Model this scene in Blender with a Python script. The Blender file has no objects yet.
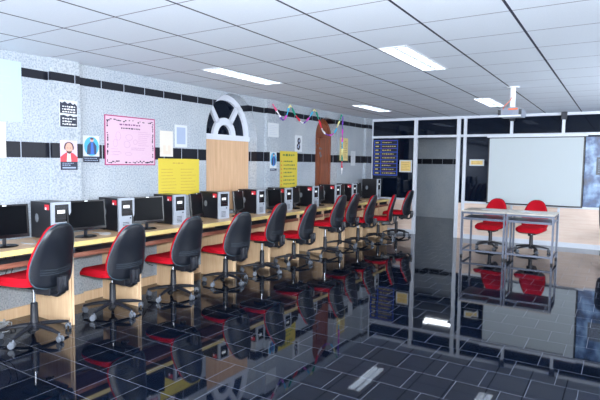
import bpy, bmesh, math, random
from mathutils import Vector, Matrix
random.seed(7)
PI = math.pi
sc = bpy.context.scene
COL = sc.collection
R = math.radians

# ------------------------------------------------------------------ materials
def srgb(r, g, b):
    f = lambda c: (c/255/12.92) if c/255 <= .04045 else ((c/255+.055)/1.055)**2.4
    return (f(r), f(g), f(b), 1)

MATS = {}
def mat(name, col, rough=.5, metal=0, spec=.5, noise=0, nscale=30, bump=0, bscale=200, coat=0, sheen=0, emit=None):
    if name in MATS: return MATS[name]
    m = bpy.data.materials.new(name); m.use_nodes = True
    nt = m.node_tree; b = nt.nodes['Principled BSDF']
    b.inputs['Base Color'].default_value = col
    b.inputs['Roughness'].default_value = rough
    b.inputs['Metallic'].default_value = metal
    b.inputs['Specular IOR Level'].default_value = spec
    if coat: b.inputs['Coat Weight'].default_value = coat
    if sheen:
        b.inputs['Sheen Weight'].default_value = sheen
    if noise or bump:
        tc = nt.nodes.new('ShaderNodeTexCoord')
    if noise:
        n = nt.nodes.new('ShaderNodeTexNoise'); n.inputs['Scale'].default_value = nscale
        n.inputs['Detail'].default_value = 4
        nt.links.new(tc.outputs['Object'], n.inputs['Vector'])
        mx = nt.nodes.new('ShaderNodeMix'); mx.data_type = 'RGBA'
        mx.inputs['A'].default_value = tuple(c*(1-noise) for c in col[:3])+(1,)
        mx.inputs['B'].default_value = tuple(min(1, c*(1+noise)) for c in col[:3])+(1,)
        nt.links.new(n.outputs['Fac'], mx.inputs['Factor'])
        nt.links.new(mx.outputs['Result'], b.inputs['Base Color'])
    if bump:
        n2 = nt.nodes.new('ShaderNodeTexNoise'); n2.inputs['Scale'].default_value = bscale
        nt.links.new(tc.outputs['Object'], n2.inputs['Vector'])
        bp = nt.nodes.new('ShaderNodeBump'); bp.inputs['Strength'].default_value = bump
        bp.inputs['Distance'].default_value = .002
        nt.links.new(n2.outputs['Fac'], bp.inputs['Height'])
        nt.links.new(bp.outputs['Normal'], b.inputs['Normal'])
    if emit:
        b.inputs['Emission Color'].default_value = emit[0]
        b.inputs['Emission Strength'].default_value = emit[1]
    MATS[name] = m
    return m

def wood(name, c1, c2, rough=.4, axis='Z', scale=14, stretch=.06):
    m = bpy.data.materials.new(name); m.use_nodes = True
    nt = m.node_tree; b = nt.nodes['Principled BSDF']; b.inputs['Roughness'].default_value = rough
    tc = nt.nodes.new('ShaderNodeTexCoord'); mp = nt.nodes.new('ShaderNodeMapping')
    s = [scale]*3; s['XYZ'.index(axis)] = scale*stretch
    mp.inputs['Scale'].default_value = s
    nt.links.new(tc.outputs['Object'], mp.inputs['Vector'])
    n = nt.nodes.new('ShaderNodeTexNoise'); n.inputs['Scale'].default_value = 3
    n.inputs['Detail'].default_value = 6; n.inputs['Distortion'].default_value = .6
    nt.links.new(mp.outputs['Vector'], n.inputs['Vector'])
    cr = nt.nodes.new('ShaderNodeValToRGB')
    cr.color_ramp.elements[0].position = .3; cr.color_ramp.elements[0].color = c1
    cr.color_ramp.elements[1].position = .7; cr.color_ramp.elements[1].color = c2
    nt.links.new(n.outputs['Fac'], cr.inputs['Fac'])
    nt.links.new(cr.outputs['Color'], b.inputs['Base Color'])
    return m

class NT:                                   # tiny math-node helper
    def __init__(s, m): s.nt = m.node_tree
    def val(s, op, a, b=None, c=None):
        n = s.nt.nodes.new('ShaderNodeMath'); n.operation = op
        for i, v in enumerate((a, b, c)):
            if v is None: continue
            if isinstance(v, (int, float)): n.inputs[i].default_value = v
            else: s.nt.links.new(v, n.inputs[i])
        return n.outputs[0]
    def mix(s, f, a, b):
        n = s.nt.nodes.new('ShaderNodeMix'); n.data_type = 'RGBA'
        for k, v in (('Factor', f), ('A', a), ('B', b)):
            if isinstance(v, (int, float, tuple)): n.inputs[k].default_value = v
            else: s.nt.links.new(v, n.inputs[k])
        return n.outputs['Result']
    def pos(s):
        g = s.nt.nodes.new('ShaderNodeNewGeometry'); sp = s.nt.nodes.new('ShaderNodeSeparateXYZ')
        s.nt.links.new(g.outputs['Position'], sp.inputs[0]); return g.outputs['Position'], sp.outputs
    def noise(s, vec, scale, detail=3, out='Fac'):
        n = s.nt.nodes.new('ShaderNodeTexNoise'); n.inputs['Scale'].default_value = scale
        n.inputs['Detail'].default_value = detail
        s.nt.links.new(vec, n.inputs['Vector']); return n.outputs[out]
    def ramp(s, f, stops):
        n = s.nt.nodes.new('ShaderNodeValToRGB'); e = n.color_ramp.elements
        while len(e) < len(stops): e.new(.5)
        for el, (p, c) in zip(e, stops): el.position = p; el.color = c
        s.nt.links.new(f, n.inputs['Fac']); return n.outputs['Color']

def granite_mat():
    m = bpy.data.materials.new('granite_with_bands'); m.use_nodes = True; h = NT(m)
    b = m.node_tree.nodes['Principled BSDF']; b.inputs['Roughness'].default_value = .4; b.inputs['Specular IOR Level'].default_value = .3
    p, xyz = h.pos()
    f1 = h.noise(p, 62, 3); f2 = h.noise(p, 2.2, 2)
    base = h.ramp(f1, [(.34, srgb(147, 156, 165)), (.48, srgb(169, 176, 183)), (.62, srgb(185, 190, 196))])
    tint = h.ramp(f2, [(.3, srgb(234, 238, 244)), (.7, (1, 1, 1, 1))])
    n = m.node_tree.nodes.new('ShaderNodeMix'); n.data_type = 'RGBA'; n.blend_type = 'MULTIPLY'; n.inputs['Factor'].default_value = 1
    m.node_tree.links.new(base, n.inputs['A']); m.node_tree.links.new(tint, n.inputs['B']); base = n.outputs['Result']
    z = xyz[2]
    def inband(lo, hi):
        return h.val('MULTIPLY', h.val('GREATER_THAN', z, lo), h.val('LESS_THAN', z, hi))
    band = h.val('MAXIMUM', inband(2.300, 2.384), inband(1.535, 1.685))
    s = h.val('FRACT', h.val('DIVIDE', h.val('ADD', h.val('ADD', xyz[0], xyz[1]), 30.05), .3))
    joint = h.val('LESS_THAN', h.val('ABSOLUTE', h.val('SUBTRACT', s, .5)), .012)
    s2 = h.val('FRACT', h.val('DIVIDE', h.val('ADD', h.val('ADD', xyz[0], xyz[1]), 30.05), .6))
    joint2 = h.val('LESS_THAN', h.val('ABSOLUTE', h.val('SUBTRACT', s2, .5)), .004)
    base = h.mix(h.val('MULTIPLY', joint2, .45), base, srgb(170, 182, 205))
    dark = h.mix(h.noise(p, 40, 3), srgb(6, 8, 18), srgb(17, 21, 36))
    dark = h.mix(h.val('MULTIPLY', joint, .75), dark, srgb(200, 210, 225))
    m.node_tree.links.new(h.mix(band, base, dark), b.inputs['Base Color'])
    return m

def floor_mat():
    m = bpy.data.materials.new('polished_black_tile'); m.use_nodes = True; h = NT(m); nt = m.node_tree
    b = nt.nodes['Principled BSDF']
    p, xyz = h.pos()
    W, D = .294, .318
    ry = h.val('DIVIDE', h.val('ADD', xyz[1], 6.85+40*D), D)
    row = h.val('FLOOR', ry)
    rx = h.val('ADD', h.val('DIVIDE', h.val('ADD', xyz[0], -4.09+40*W), W), h.val('MULTIPLY', h.val('FRACT', h.val('MULTIPLY', h.val('ADD', row, 1), .5)), 1.0))
    colid = h.val('FLOOR', rx)
    fx = h.val('FRACT', rx); fy = h.val('FRACT', ry)
    gx = h.val('GREATER_THAN', h.val('ABSOLUTE', h.val('SUBTRACT', fx, .5)), .5-.0055)
    gy = h.val('GREATER_THAN', h.val('ABSOLUTE', h.val('SUBTRACT', fy, .5)), .5-.0055)
    g = h.val('MAXIMUM', gx, gy)
    cmb = nt.nodes.new('ShaderNodeCombineXYZ'); nt.links.new(colid, cmb.inputs[0]); nt.links.new(row, cmb.inputs[1])
    wn = nt.nodes.new('ShaderNodeTexWhiteNoise'); wn.noise_dimensions = '3D'; nt.links.new(cmb.outputs[0], wn.inputs['Vector'])
    tile = h.mix(h.noise(p, 7, 5), srgb(3, 7, 16), srgb(10, 19, 35))
    tile = h.mix(h.val('MULTIPLY', wn.outputs['Value'], .35), tile, srgb(12, 20, 38))
    nt.links.new(h.mix(g, tile, srgb(98, 104, 118)), b.inputs['Base Color'])
    nt.links.new(h.val('ADD', .035, h.val('MULTIPLY', g, .5)), b.inputs['Roughness'])
    b.inputs['IOR'].default_value = 1.46
    # each tile is laid a hair out of level
    sub = nt.nodes.new('ShaderNodeVectorMath'); sub.operation = 'SUBTRACT'; nt.links.new(wn.outputs['Color'], sub.inputs[0]); sub.inputs[1].default_value = (.5, .5, .5)
    sca = nt.nodes.new('ShaderNodeVectorMath'); sca.operation = 'SCALE'; nt.links.new(sub.outputs[0], sca.inputs[0]); sca.inputs['Scale'].default_value = .004
    geo = nt.nodes.new('ShaderNodeNewGeometry')
    add = nt.nodes.new('ShaderNodeVectorMath'); nt.links.new(geo.outputs['Normal'], add.inputs[0]); nt.links.new(sca.outputs[0], add.inputs[1])
    nor = nt.nodes.new('ShaderNodeVectorMath'); nor.operation = 'NORMALIZE'; nt.links.new(add.outputs[0], nor.inputs[0])
    nt.links.new(nor.outputs[0], b.inputs['Normal'])
    return m

def ceiling_mat():
    m = bpy.data.materials.new('ceiling_tile_grid'); m.use_nodes = True; h = NT(m); nt = m.node_tree
    b = nt.nodes['Principled BSDF']; b.inputs['Roughness'].default_value = .75
    p, xyz = h.pos()
    fx = h.val('FRACT', h.val('DIVIDE', h.val('ADD', xyz[0], -.5915+6.0), .6))
    fy = h.val('FRACT', h.val('DIVIDE', h.val('ADD', xyz[1], 8.31+12.0), .6))
    dx = h.val('SUBTRACT', .5, h.val('ABSOLUTE', h.val('SUBTRACT', fx, .5)))
    dy = h.val('SUBTRACT', .5, h.val('ABSOLUTE', h.val('SUBTRACT', fy, .5)))
    lx = h.val('LESS_THAN', dx, .0155); ly = h.val('LESS_THAN', dy, .0085)
    base = h.mix(h.noise(p, 130, 4), srgb(216, 226, 240), srgb(234, 241, 250))
    c = h.mix(ly, base, srgb(120, 118, 138))
    c = h.mix(lx, c, srgb(38, 42, 66))
    nt.links.new(c, b.inputs['Base Color'])
    return m

def glass_dark():
    m = bpy.data.materials.new('dark_tinted_glass'); m.use_nodes = True; nt = m.node_tree
    for n in list(nt.nodes):
        if n.type != 'OUTPUT_MATERIAL': nt.nodes.remove(n)
    out = nt.nodes['Material Output']
    tr = nt.nodes.new('ShaderNodeBsdfTransparent'); tr.inputs['Color'].default_value = (.012, .018, .03, 1)
    gl = nt.nodes.new('ShaderNodeBsdfGlossy'); gl.inputs['Roughness'].default_value = .02; gl.inputs['Color'].default_value = (.85, .9, 1, 1)
    fr = nt.nodes.new('ShaderNodeFresnel'); fr.inputs['IOR'].default_value = 1.36
    df = nt.nodes.new('ShaderNodeBsdfDiffuse'); df.inputs['Color'].default_value = (.003, .006, .015, 1)
    ad = nt.nodes.new('ShaderNodeAddShader'); nt.links.new(tr.outputs[0], ad.inputs[0]); nt.links.new(df.outputs[0], ad.inputs[1])
    mx = nt.nodes.new('ShaderNodeMixShader')
    nt.links.new(fr.outputs[0], mx.inputs[0]); nt.links.new(ad.outputs[0], mx.inputs[1]); nt.links.new(gl.outputs[0], mx.inputs[2])
    nt.links.new(mx.outputs[0], out.inputs['Surface'])
    return m

def nebula_mat():
    m = bpy.data.materials.new('printed_space_scene'); m.use_nodes = True; h = NT(m); nt = m.node_tree
    b = nt.nodes['Principled BSDF']; b.inputs['Roughness'].default_value = .35
    tc = nt.nodes.new('ShaderNodeTexCoord')
    f = h.noise(tc.outputs['Object'], 3.2, 8)
    nt.links.new(h.ramp(f, [(.34, srgb(12, 20, 45)), (.47, srgb(50, 85, 135)), (.58, srgb(130, 165, 205)), (.7, srgb(215, 228, 240))]), b.inputs['Base Color'])
    return m

GRAN = granite_mat(); FLOOR = floor_mat(); CEIL = ceiling_mat(); GLASS = glass_dark(); NEB = nebula_mat()
ALU = mat('white_aluminium', srgb(214, 220, 232), .35, .0, noise=.03)
WHITE = mat('white_paint', srgb(228, 232, 238), .5)
PANELW = wood('pale_beech_board', srgb(224, 198, 182), srgb(236, 216, 203), .45, 'X', 12, .08)
PLY = wood('plywood_sheet', srgb(205, 165, 128), srgb(222, 184, 148), .5, 'Z', 12, .06)
DESKT = wood('desk_laminate', srgb(196, 160, 124), srgb(218, 186, 150), .3, 'Y', 12, .08)
DESKP = wood('desk_panel_board', srgb(222, 186, 146), srgb(236, 206, 170), .45, 'Z', 12, .08)
EDGE = mat('yellow_edge_band', srgb(226, 206, 136), .35, noise=.05, nscale=20)
TRAYW = wood('red_brown_tray_board', srgb(104, 62, 50), srgb(150, 98, 80), .45, 'Y', 12, .08)
DOORW = wood('brown_varnished_wood', srgb(104, 56, 36), srgb(150, 84, 56), .35, 'Z', 16, .05)
BLACKP = mat('black_plastic', srgb(26, 29, 38), .42, bump=.25, bscale=600)
BLACKS = mat('black_satin_shell', srgb(21, 25, 34), .38, noise=.1, nscale=10, bump=.2, bscale=500)
RUBBER = mat('black_rubber', srgb(16, 17, 20), .6)
GREYP = mat('grey_caster_plastic', srgb(92, 98, 108), .4)
CHROME = mat('chrome_steel', srgb(190, 195, 202), .2, 1)
RED = mat('red_upholstery', srgb(174, 5, 28), .85, noise=.14, nscale=160, bump=.5, bscale=700, spec=.2)
PIPING = mat('dark_grey_piping', srgb(62, 80, 92), .5)
STEEL = mat('grey_painted_steel', srgb(84, 90, 106), .4, .3, noise=.06)
CASEB = mat('black_case_steel', srgb(17, 18, 25), .33, noise=.15, nscale=18)
SILV = mat('silver_plastic', srgb(158, 166, 178), .35, .1, noise=.04)
SCREEN = mat('black_screen_glass', srgb(6, 8, 13), .3, spec=.07)
BEZEL = mat('black_gloss_bezel', srgb(13, 14, 19), .25)
STK = mat('red_sticker', srgb(206, 44, 58), .5)
STKW = mat('white_label', srgb(238, 240, 240), .5)
KEYS = mat('dark_keycaps', srgb(34, 36, 44), .5)
VENT = mat('grey_vent_mesh', srgb(120, 126, 134), .5, noise=.3, nscale=200)
PAPER = mat('white_paper', srgb(202, 207, 212), .6, noise=.02)
PAPERB = mat('pale_blue_paper', srgb(172, 194, 206), .5, noise=.03)
PINK = mat('pink_chart_paper', srgb(208, 176, 194), .6, noise=.03)
MAG = mat('magenta_border', srgb(166, 36, 100), .5)
YEL = mat('yellow_chart_paper', srgb(206, 186, 64), .6, noise=.03)
CREAM = mat('cream_card', srgb(214, 208, 198), .6)
INK = mat('dark_ink', srgb(34, 30, 52), .6)
INKG = mat('grey_pencil', srgb(186, 150, 178), .6)
INKY = mat('olive_ink', srgb(186, 158, 66), .6)
INKGR = mat('green_ink', srgb(96, 120, 66), .6)
INKR = mat('orange_ink', srgb(206, 108, 52), .6)
NAVY = mat('navy_card', srgb(34, 40, 60), .5)
BLUEOV = mat('cyan_blue_print', srgb(70, 168, 214), .5)
SKIN = mat('skin_tone_print', srgb(214, 164, 146), .6)
HAIR = mat('brown_hair_print', srgb(84, 62, 66), .6)
CLOTH = mat('red_cloth_print', srgb(222, 74, 84), .6)
LIL = mat('lilac_print', srgb(206, 190, 216), .6)
SUITB = mat('slate_blue_cloth_print', srgb(62, 74, 104), .6)
SHIRT = mat('blue_shirt_print', srgb(58, 104, 190), .6)
GREYC = mat('grey_blue_card', srgb(156, 170, 196), .5)
BOARDB = mat('blue_printed_frame', srgb(44, 84, 200), .4)
BOARDP = mat('violet_printed_frame', srgb(96, 62, 176), .4)
BOARDK = mat('black_board', srgb(14, 16, 28), .4)
GOLD = mat('yellow_lettering', srgb(206, 190, 120), .5)
SCRW = mat('projection_fabric', srgb(192, 201, 206), .8)
ORANGE = mat('orange_plastic', srgb(226, 96, 40), .5)
DGREY = mat('dark_grey_metal', srgb(36, 40, 52), .45, .3)
CABLE = mat('black_cable', srgb(22, 22, 26), .5)
CABLEG = mat('grey_cable', srgb(170, 176, 184), .5)
LAMIN = wood('table_laminate', srgb(178, 170, 160), srgb(200, 192, 182), .3, 'X', 10, .1)
SHELF = mat('blue_grey_shelf', srgb(112, 122, 146), .35)
LAMP = mat('lit_tube', (1, 1, 1, 1), .5, emit=((.93, .97, 1, 1), 17))
REFL = mat('lamp_reflector', srgb(236, 240, 246), .3, emit=((.93, .97, 1, 1), .65))
ADDGLOW = mat('added_glow_pane', (1, 1, 1, 1), .3, emit=((.80, .90, 1, 1), 2.5))  # glowing pane for the unseen windows added as light sources

# ------------------------------------------------------------------ mesh builder
class MB:
    def __init__(s): s.bm = bmesh.new()
    def verts(s, pts): return [s.bm.verts.new(p) for p in pts]
    def face(s, vs):
        try: return s.bm.faces.new(vs)
        except ValueError: return None
    def box(s, x0, x1, y0, y1, z0, z1, M=None, bev=0):
        t = bmesh.new(); bmesh.ops.create_cube(t, size=1)
        for v in t.verts:
            v.co = Vector((x0+(v.co.x+.5)*(x1-x0), y0+(v.co.y+.5)*(y1-y0), z0+(v.co.z+.5)*(z1-z0)))
        if bev: bmesh.ops.bevel(t, geom=list(t.edges), offset=bev, segments=2, affect='EDGES', profile=.6)
        if M: bmesh.ops.transform(t, matrix=M, verts=t.verts)
        return s.merge(t)
    def merge(s, t):
        me = bpy.data.meshes.new('tmp'); t.to_mesh(me); t.free(); s.bm.from_mesh(me); bpy.data.meshes.remove(me); return s
    def lathe(s, prof, n=20, M=None):
        M = M or Matrix.Identity(4); rings = []
        for r, z in prof:
            rings.append(s.verts([M @ Vector((r*math.cos(2*PI*i/n), r*math.sin(2*PI*i/n), z)) for i in range(n)]))
        for a, b in zip(rings, rings[1:]):
            for i in range(n): s.face((a[i], a[(i+1) % n], b[(i+1) % n], b[i]))
        s.face(rings[0][::-1]); s.face(rings[-1]); return s
    def tube(s, pts, rad, n=8, flat=None):
        pts = [Vector(p) for p in pts]; rings = []; N = len(pts)
        rad = rad if isinstance(rad, (list, tuple)) else [rad]*N
        for i, p in enumerate(pts):
            d = (pts[min(i+1, N-1)]-pts[max(i-1, 0)]).normalized()
            up = Vector((0, 0, 1)) if abs(d.z) < .95 else Vector((0, 1, 0))
            a = d.cross(up).normalized(); b = a.cross(d).normalized()
            fa, fb = flat or (1, 1)
            rings.append(s.verts([p+a*math.cos(2*PI*(k+.5)/n)*rad[i]*fa+b*math.sin(2*PI*(k+.5)/n)*rad[i]*fb for k in range(n)]))
        for a, b in zip(rings, rings[1:]):
            for k in range(n): s.face((a[k], b[k], b[(k+1) % n], a[(k+1) % n]))
        s.face(rings[0]); s.face(rings[-1][::-1]); return s
    def prism(s, poly, d0, d1, axis='y'):
        # poly: list of (u, z); extruded along y (or x) from d0 to d1
        mk = (lambda u, d, z: (u, d, z)) if axis == 'y' else (lambda u, d, z: (d, u, z)) if axis == 'x' else (lambda u, d, z: (u, z, d))
        a = s.verts([mk(u, d0, z) for u, z in poly]); b = s.verts([mk(u, d1, z) for u, z in poly]); n = len(poly)
        s.face(a); s.face(b[::-1])
        for i in range(n): s.face((a[i], b[i], b[(i+1) % n], a[(i+1) % n]))
        return s
    def build(s, name, m, parent=None, smooth=False, loc=None):
        bmesh.ops.remove_doubles(s.bm, verts=s.bm.verts, dist=1e-5)
        bmesh.ops.recalc_face_normals(s.bm, faces=s.bm.faces)
        me = bpy.data.meshes.new(name); s.bm.to_mesh(me); s.bm.free()
        for mm in (m if isinstance(m, (list, tuple)) else [m]): me.materials.append(mm)
        if smooth:
            me.polygons.foreach_set('use_smooth', [True]*len(me.polygons))
            me.set_sharp_from_angle(angle=R(38))
        o = bpy.data.objects.new(name, me); COL.objects.link(o)
        if parent: o.parent = parent
        if loc: o.location = loc
        return o

def tag(o, label, cat, group=None, kind=None):
    o['label'] = label; o['category'] = cat
    if group: o['group'] = group
    if kind: o['kind'] = kind
    return o
def thing(name, label, cat, loc=(0, 0, 0), rz=0, group=None):
    o = bpy.data.objects.new(name, None); COL.objects.link(o); o.empty_display_size = .1
    o.location = loc; o.rotation_euler = (0, 0, rz)
    return tag(o, label, cat, group)
def struct(name, mb, m, label=None, smooth=False):
    o = mb.build(name, m, None, smooth); o['kind'] = 'structure'
    if label: o['label'] = label
    return o
def copy_tree(o, parent=None):
    c = o.copy(); COL.objects.link(c)
    if parent: c.parent = parent
    for ch in list(o.children): copy_tree(ch, c)
    return c

# ------------------------------------------------------------------ room
H = 2.521; X1 = 7.2; Y0 = -13.4
struct('floor', MB().box(-.6, X1+.2, Y0-.2, 5.0, -.2, 0), FLOOR)
LAMPS = [(1.045, -5.91), (3.13, -5.91), (.985, -2.12), (3.02, -2.12), (1.045, -9.7), (3.13, -9.7), (5.23, -9.7), (5.23, -5.91), (5.23, -2.12)]
LW, LL = .125, .60                                  # half width and half length of a lamp opening
def ceiling_mesh():
    b = MB()
    xs = sorted({-.6, X1+.2} | {round(x+s*LW, 4) for x, y in LAMPS for s in (-1, 1)})
    ys = sorted({Y0-.2, .0} | {round(y+s*LL, 4) for x, y in LAMPS for s in (-1, 1)})
    for xa, xb in zip(xs, xs[1:]):
        for ya, yb in zip(ys, ys[1:]):
            cx, cy = (xa+xb)/2, (ya+yb)/2
            if any(abs(cx-x) < LW and abs(cy-y) < LL for x, y in LAMPS): continue
            b.face(b.verts([(xa, ya, H), (xa, yb, H), (xb, yb, H), (xb, ya, H)]))
    b.box(-.6, X1+.2, Y0-.2, .0, H+.14, H+.2)
    return b
struct('ceiling', ceiling_mesh(), CEIL)
# openings in the left wall (arch tops)
WIN = (-4.86, .575, 1.90, .615)      # centre y, half width, spring z, rise
DOR = (-2.04, .43, 2.04, .36)
def arch_pts(a, n=24):
    c, hw, sz, rise = a
    return [(c-hw*math.cos(PI*i/n), sz+rise*math.sin(PI*i/n)) for i in range(n+1)]
REC = .19
def left_wall():
    b = MB()
    def quad(y0, z0, y1, z1, z2, z3, x=0):   # y0: z0..z3, y1: z1..z2
        b.face(b.verts([(x, y0, z0), (x, y1, z1), (x, y1, z2), (x, y0, z3)]))
    edges = [Y0]
    cur = Y0
    for a, bot in ((WIN, .0), (DOR, 0.0)):
        c, hw, sz, rise = a
        quad(cur, 0, c-hw, 0, H, H)
        pts = arch_pts(a)
        for (ya, za), (yb, zb) in zip(pts, pts[1:]):
            quad(ya, za, yb, zb, H, H)
            b.face(b.verts([(0, ya, za), (0, yb, zb), (-REC-.06, yb, zb), (-REC-.06, ya, za)]))
        for y in (c-hw, c+hw):
            b.face(b.verts([(0, y, bot), (0, y, sz), (-REC-.06, y, sz), (-REC-.06, y, bot)]))
        cur = c+hw
    quad(cur, 0, 0.12, 0, H, H)
    b.face(b.verts([(-REC-.06, Y0, 0), (-REC-.06, .12, 0), (-REC-.06, .12, H), (-REC-.06, Y0, H)]))
    # under the window: a sill wall
    c, hw = WIN[:2]
    b.box(-REC-.05, -.001, c-hw, c+hw, 0, .80)
    for y0, y1 in ((-7.72, -7.40), (-4.085, -3.74), (-.36, -.045)):          # pilasters
        b.box(-.02, .055, y0, y1, 0, H)
    return b
struct('wall_left', left_wall(), GRAN)
struct('wall_right', MB().box(X1, X1+.15, Y0, 5.0, 0, H), WHITE)
struct('wall_rear', MB().box(-.4, X1, Y0-.15, Y0, 0, H), WHITE)
bb = MB()
for y0, y1 in ((Y0, -7.72), (-7.40, -4.085), (-3.74, -2.48), (-1.6, -.36)): bb.box(.001, .022, y0+.002, y1-.002, 0, .10)
for y0, y1 in ((-7.72, -7.40), (-4.085, -3.74), (-.36, -.06)): bb.box(.056, .074, y0, y1, 0, .10)
struct('baseboard_left', bb, DESKP)

# back partition -------------------------------------------------------------
fr = MB()
def post(x0, x1, z0=0, z1=H-.002): fr.box(x0, x1, -.035, .035, z0, z1, bev=.004)
XR = X1-.001
post(-.0, .065); post(1.03, 1.105); post(1.945, 2.02); post(2.085, 2.145); post(5.42, 5.48)
fr.box(.0, XR, -.04, .04, H-.055, H-.002, bev=.004)
fr.box(.0, XR, -.032, .038, 2.092, 2.142, bev=.004)
for x0, x1 in ((.065, 1.03), (2.145, 5.42), (5.48, XR)): fr.box(x0, x1, -.03, .03, .735, .775, bev=.004)
for x in (3.06, 3.895, 4.73): fr.box(x-.02, x+.02, -.03, .02, .088, .737)
struct('trim_1', fr, ALU, 'white aluminium framing of the glazed back partition')
bb = MB()
for x0, x1 in ((.065, 1.03), (2.145, 5.42), (5.48, XR)): bb.box(x0, x1, -.03, .02, 0, .09)
struct('baseboard_back', bb, ALU)
wp = MB()
for x0, x1 in ((.065, 1.03), (2.02, 2.085), (2.145, 3.04), (3.08, 3.875), (3.915, 4.71), (4.75, 5.42), (5.48, XR)):
    wp.box(x0, x1, -.012, .012, .09 if x0 != 2.02 else .0, .735)
struct('wall_back', wp, PANELW, 'pale wood lower panels of the glazed back partition')
gi = 1
for x0, x1, z0, z1 in ((.065, 1.03, .775, 2.092), (2.145, 5.42, .775, 2.092), (5.48, XR, .775, 2.092), (2.02, 2.085, .735, 2.092),
                       (.065, 1.03, 2.142, H-.055), (1.105, 1.945, 2.142, H-.055), (2.02, 5.42, 2.142, H-.055), (5.48, XR, 2.142, H-.055)):
    o = struct('window_%d' % gi, MB().box(x0-.004, x1+.004, .004, .012, z0-.004, z1+.004), GLASS); gi += 1
# rooms beyond: corridor behind the doorway
struct('wall_corridor', MB().box(-.5, X1, 3.76, 3.9, 0, H), GRAN)
struct('ceiling_corridor', MB().box(-.6, X1+.2, .04, 5.0, H, H+.2), WHITE)
struct('wall_corridor_left', MB().box(-.5, -.35, .125, 3.76, 0, H), GRAN)

# unseen windows with glowing panes, added to brighten the room -----------------------------------
def added_window(n, axis, a0, a1, z0, z1):
    f = MB()
    def bx(u0, u1, w0, w1, z0, z1):
        if axis == 'rear': f.box(u0, u1, Y0+w0, Y0+w1, z0, z1)
        else: f.box(X1-w1, X1-w0, u0, u1, z0, z1)
    for u in (a0, (a0+a1)/2-.02, a1-.04): bx(u, u+.04, .0, .05, z0, z1)
    for z in (z0, z1-.04): bx(a0, a1, 0, .05, z, z+.04)
    o = struct('window_%d' % n, f, ALU)
    f = MB(); bx(a0+.02, a1-.02, .012, .02, z0+.02, z1-.02)
    g = f.build('glow_pane', ADDGLOW, o)
    return o
added_window(22, 'side', -5.2, -2.0, .95, 2.2)  # added to lift the light at the far end
added_window(20, 'rear', .5, 2.7, .95, 2.2)
added_window(21, 'rear', 3.4, 6.4, .95, 2.2)

# ------------------------------------------------------------------ ceiling lamps
def ceiling_lamp(x, y, label):
    t = thing('ceiling_light', label, 'ceiling light', (x, y, H), 0, 'recessed ceiling lamps')
    w, l = LW, LL
    f = MB()
    for q in (-1, 1):
        f.box(q*w-.008, q*w+.008, -l-.008, l+.008, -.004, -.0002); f.box(-w, w, q*l-.008, q*l+.008, -.004, -.0002)
        f.box(q*(w+.003)-.003, q*(w+.003)+.003, -l-.006, l+.006, -.0002, .10); f.box(-w, w, q*(l+.003)-.003, q*(l+.003)+.003, -.0002, .10)
    f.build('frame', WHITE, t)
    MB().box(-w, w, -l, l, .085, .10).build('reflector', REFL, t)
    for q in (-1, 1):
        MB().tube([(q*w*.5, -l+.03, .062), (q*w*.5, l-.03, .062)], .014, 10).build('tube', LAMP, t, True)
    f = MB()
    f.box(-.006, .006, -l, l, .002, .042)
    for i in range(13):
        yy = -l+.05+i*(2*l-.1)/12
        f.box(-w, w, yy-.005, yy+.005, .002, .042)
    f.build('louvre', mat('louvre_aluminium', srgb(166, 174, 184), .35, .2), t)
    return t
ceiling_lamp(1.045, -5.91, 'long ceiling lamp above the desks and arched window')
ceiling_lamp(3.13, -5.91, 'largest bright ceiling lamp, nearest the photographer')
ceiling_lamp(.985, -2.12, 'small far ceiling lamp over the end of the desk row')
ceiling_lamp(3.02, -2.12, 'far ceiling lamp just left of the projector pole')
for x, y in ((1.045, -9.7), (3.13, -9.7), (5.23, -9.7), (5.23, -5.91), (5.23, -2.12)):
    ceiling_lamp(x, y, 'recessed ceiling lamp out of view, added for illumination')  # out-of-view fixtures added to help light the room

# ------------------------------------------------------------------ wall papers
def onray(y, x): return y-(y+10.70)*x/4.847
def frame_left(y, z, x=0.0): return (x+.0008, onray(y, x), z), PI/2        # local x runs along the wall, -y faces the room
def frame_back(x, z, y=-.0): return (x, y, z), 0
def sheet(w, h, m, name, par, t=.003, x0=0, z0=0):
    return MB().box(x0, x0+w, -t, 0, z0, z0+h).build(name, m, par)
def rects(lst, m, name, par, d=.0032, th=.0012):
    b = MB()
    for x0, z0, x1, z1 in lst: b.box(x0, x1, -d-th, -d, z0, z1)
    return b.build(name, m, par)
def ell(cx, cz, rx, rz, n=20, a0=0, a1=2*PI): return [(cx+rx*math.cos(a0+(a1-a0)*i/n), cz+rz*math.sin(a0+(a1-a0)*i/n)) for i in range(n)]
def shape(polys, m, name, par, d=.0032, th=.0012):
    b = MB()
    for p in polys: b.prism(p, -d-th, -d)
    return b.build(name, m, par)
def scribble(x0, x1, z0, z1, rows, hgt, rnd, fill=.85):
    out = []
    for r in range(rows):
        z = z1-(r+.5)*(z1-z0)/rows; x = x0
        end = x0+(x1-x0)*rnd.uniform(fill-.25, fill+.14)
        while x < end:
            w = rnd.uniform(.4, 1.6)*hgt*1.6
            out.append((x, z-hgt*rnd.uniform(.35, .6), min(x+w, x1), z+hgt*rnd.uniform(.3, .6))); x += w+hgt*.7
    return out
def wall_thing(name, label, cat, y, z, x=0, group=None):
    l, r = frame_left(y, z, x); return thing(name, label, cat, l, r, group)
rnd = random.Random(3)

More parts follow.
